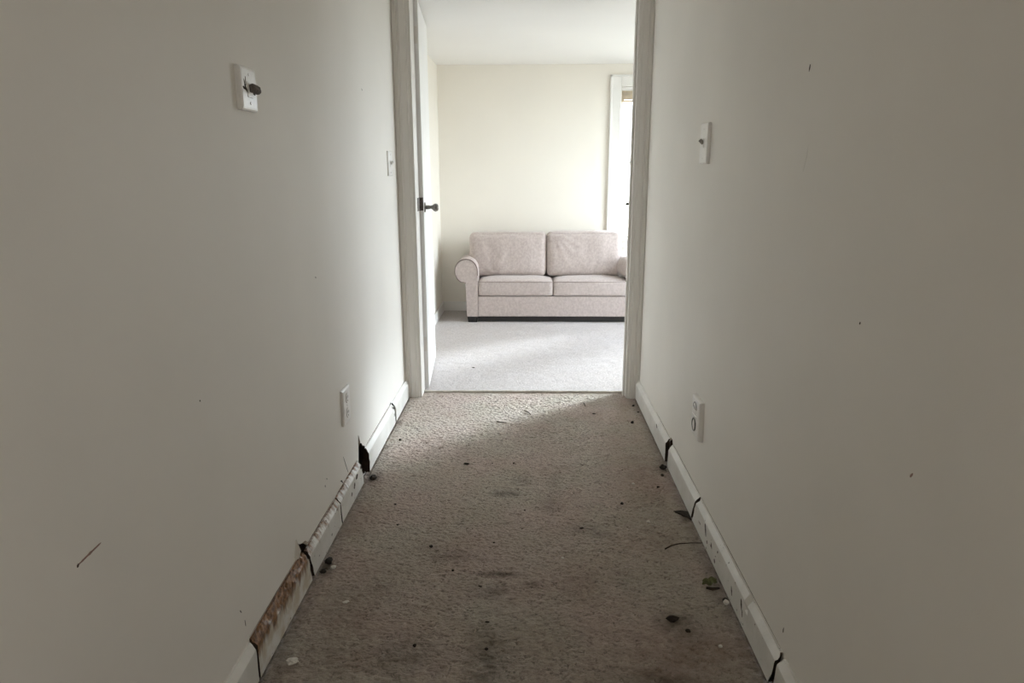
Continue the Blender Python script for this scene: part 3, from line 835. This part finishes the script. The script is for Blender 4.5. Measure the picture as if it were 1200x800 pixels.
crumb(-.181, 3.771, .006, K, 'tiny dark speck on the bright carpet close to the doorway', .6)
crumb(.347, 3.58, .011, K, 'flat dark crumb on shaded carpet near the doorway, right of centre', .4, stretch=(1.3, .7))
crumb(.572, 3.71, .010, K, 'dark crumb nearest to the right door casing', .8)
crumb(.529, 3.439, .012, K, 'round dark crumb near the right baseboard, second from the doorway', .8)
crumb(.584, 3.61, .008, K, 'thin dark crumb touching the right baseboard near the doorway', .5, stretch=(1.4, .6))
crumb(-.012, 2.474, .005, K, 'tiny dark speck centred below the largest mid-carpet stain', .6)
crumb(.362, 2.531, .010, K, 'round dark crumb on the carpet level with the second right baseboard joint', .8)
crumb(.527, 2.686, .009, K, 'flat dark crumb close to the right baseboard between its two breaks', .5, stretch=(1.4, .7))
crumb(.194, 2.339, .009, K, 'dark crumb beside the greenish stain right of centre', .4, stretch=(1.6, .7))
crumb(-.512, 2.514, .007, K, 'small dark speck level with the left outlet on the carpet', .5)
crumb(-.473, 2.352, .007, K, 'small flat dark speck level with the second left baseboard joint', .4)
crumb(-.331, 2.197, .009, K, 'dark crumb on the left half of the carpet in front of the double stain', .6)
crumb(-.117, 2.23, .006, K, 'small dark crumb in mid carpet just beyond the oblong brown stain', .5)
crumb(-.24, 2.05, .006, K, 'round dark speck to the left of the oblong brown stain', .8)
crumb(-.146, 1.964, .006, K, 'small dark crumb just in front of the oblong brown stain', .4, stretch=(1.5, .7))
crumb(-.305, 1.676, .008, K, 'dark crumb at lower left of the carpet, the nearest on that side', .6)
crumb(-.115, 1.785, .006, K, 'small dark crumb in lower middle beyond the green stain', .5, stretch=(1.5, .7))
crumb(-.11, 1.666, .007, K, 'dark crumb at the far end of the green stain, lower middle', .7)
crumb(-.358, 4.474, .010, 'twig', 'small brown flake on the pale carpet just inside the room', .3, stretch=(1.3, .8))
def twig(pts, r0, label, mat='twig'):
    bm = bmesh.new(); tube(pts, [r0 * (1 - .5 * i / (len(pts) - 1)) for i in range(len(pts))], bm, 6)
    tag(bm_obj('twig', bm, M[mat], None, True), label, 'twig')
twig([(.465, 2.195, .004), (.49, 2.215, .006), (.52, 2.228, .006), (.56, 2.233, .006), (.600, 2.232, .007)], .0026, 'long thin dark twig lying against the right baseboard')
twig([(-.02, 3.62, .004), (.0, 3.59, .006), (.012, 3.555, .005)], .003, 'short dark twig at the edge of the daylight patch, centre')
twig([(-.16, 3.445, .004), (-.135, 3.43, .006), (-.11, 3.425, .005)], .003, 'short dark twig on the daylight edge, left of the other short twig')
twig([(.305, 3.755, .004), (.308, 3.72, .007), (.310, 3.69, .005)], .003, 'upright-lying dark sliver near the doorway right of centre')
# dry leaf: curled blade and stem
lf = empty('dry_leaf', (.566, 1.975, 0), 'small curled green and brown leaf on the carpet by the right baseboard', 'leaf')
bm = bmesh.new(); V = []
for i in range(9):
    u = i / 8; wd = .017 * math.sin(math.pi * min(1, u * .95 + .03)) ** .7
    row = []
    for j in range(-3, 4):
        q = j / 3
        row.append(bm.verts.new((.540 + u * .046 + .004 * noise.noise(Vector((u * 5, q * 2, 0))), 1.982 + q * wd - .006 * math.sin(u * 5), .004 + .012 * abs(q) ** 1.5 + .007 * math.sin(u * 7) ** 2)))
    V.append(row)
for a, b in zip(V, V[1:]):
    for j in range(6): bm.faces.new((a[j], a[j + 1], b[j + 1], b[j]))
r = bmesh.ops.extrude_face_region(bm, geom=bm.faces[:])
for v in r['geom']:
    if isinstance(v, bmesh.types.BMVert): v.co.z += .0008
bm_obj('blade', bm, M['leaf'], lf)
bm = bmesh.new(); tube([(.548, 1.965, .004), (.565, 1.958, .005), (.588, 1.964, .004)], [.004, .005, .003], bm, 6); bm_obj('stem', bm, M['twig'], lf)
# torn carpet corner at the second right joint
bm = bmesh.new()
P = [(.602, 2.47, .004), (.575, 2.468, .010), (.548, 2.474, .004), (.572, 2.445, .006), (.602, 2.41, .003)]
A = [bm.verts.new(p) for p in P]; bm.faces.new(A)
r = bmesh.ops.extrude_face_region(bm, geom=bm.faces[:])
for v in r['geom']:
    if isinstance(v, bmesh.types.BMVert): v.co.z -= .006
o = bm_obj('torn_flap', bm, M['crumb_dark'], fl)
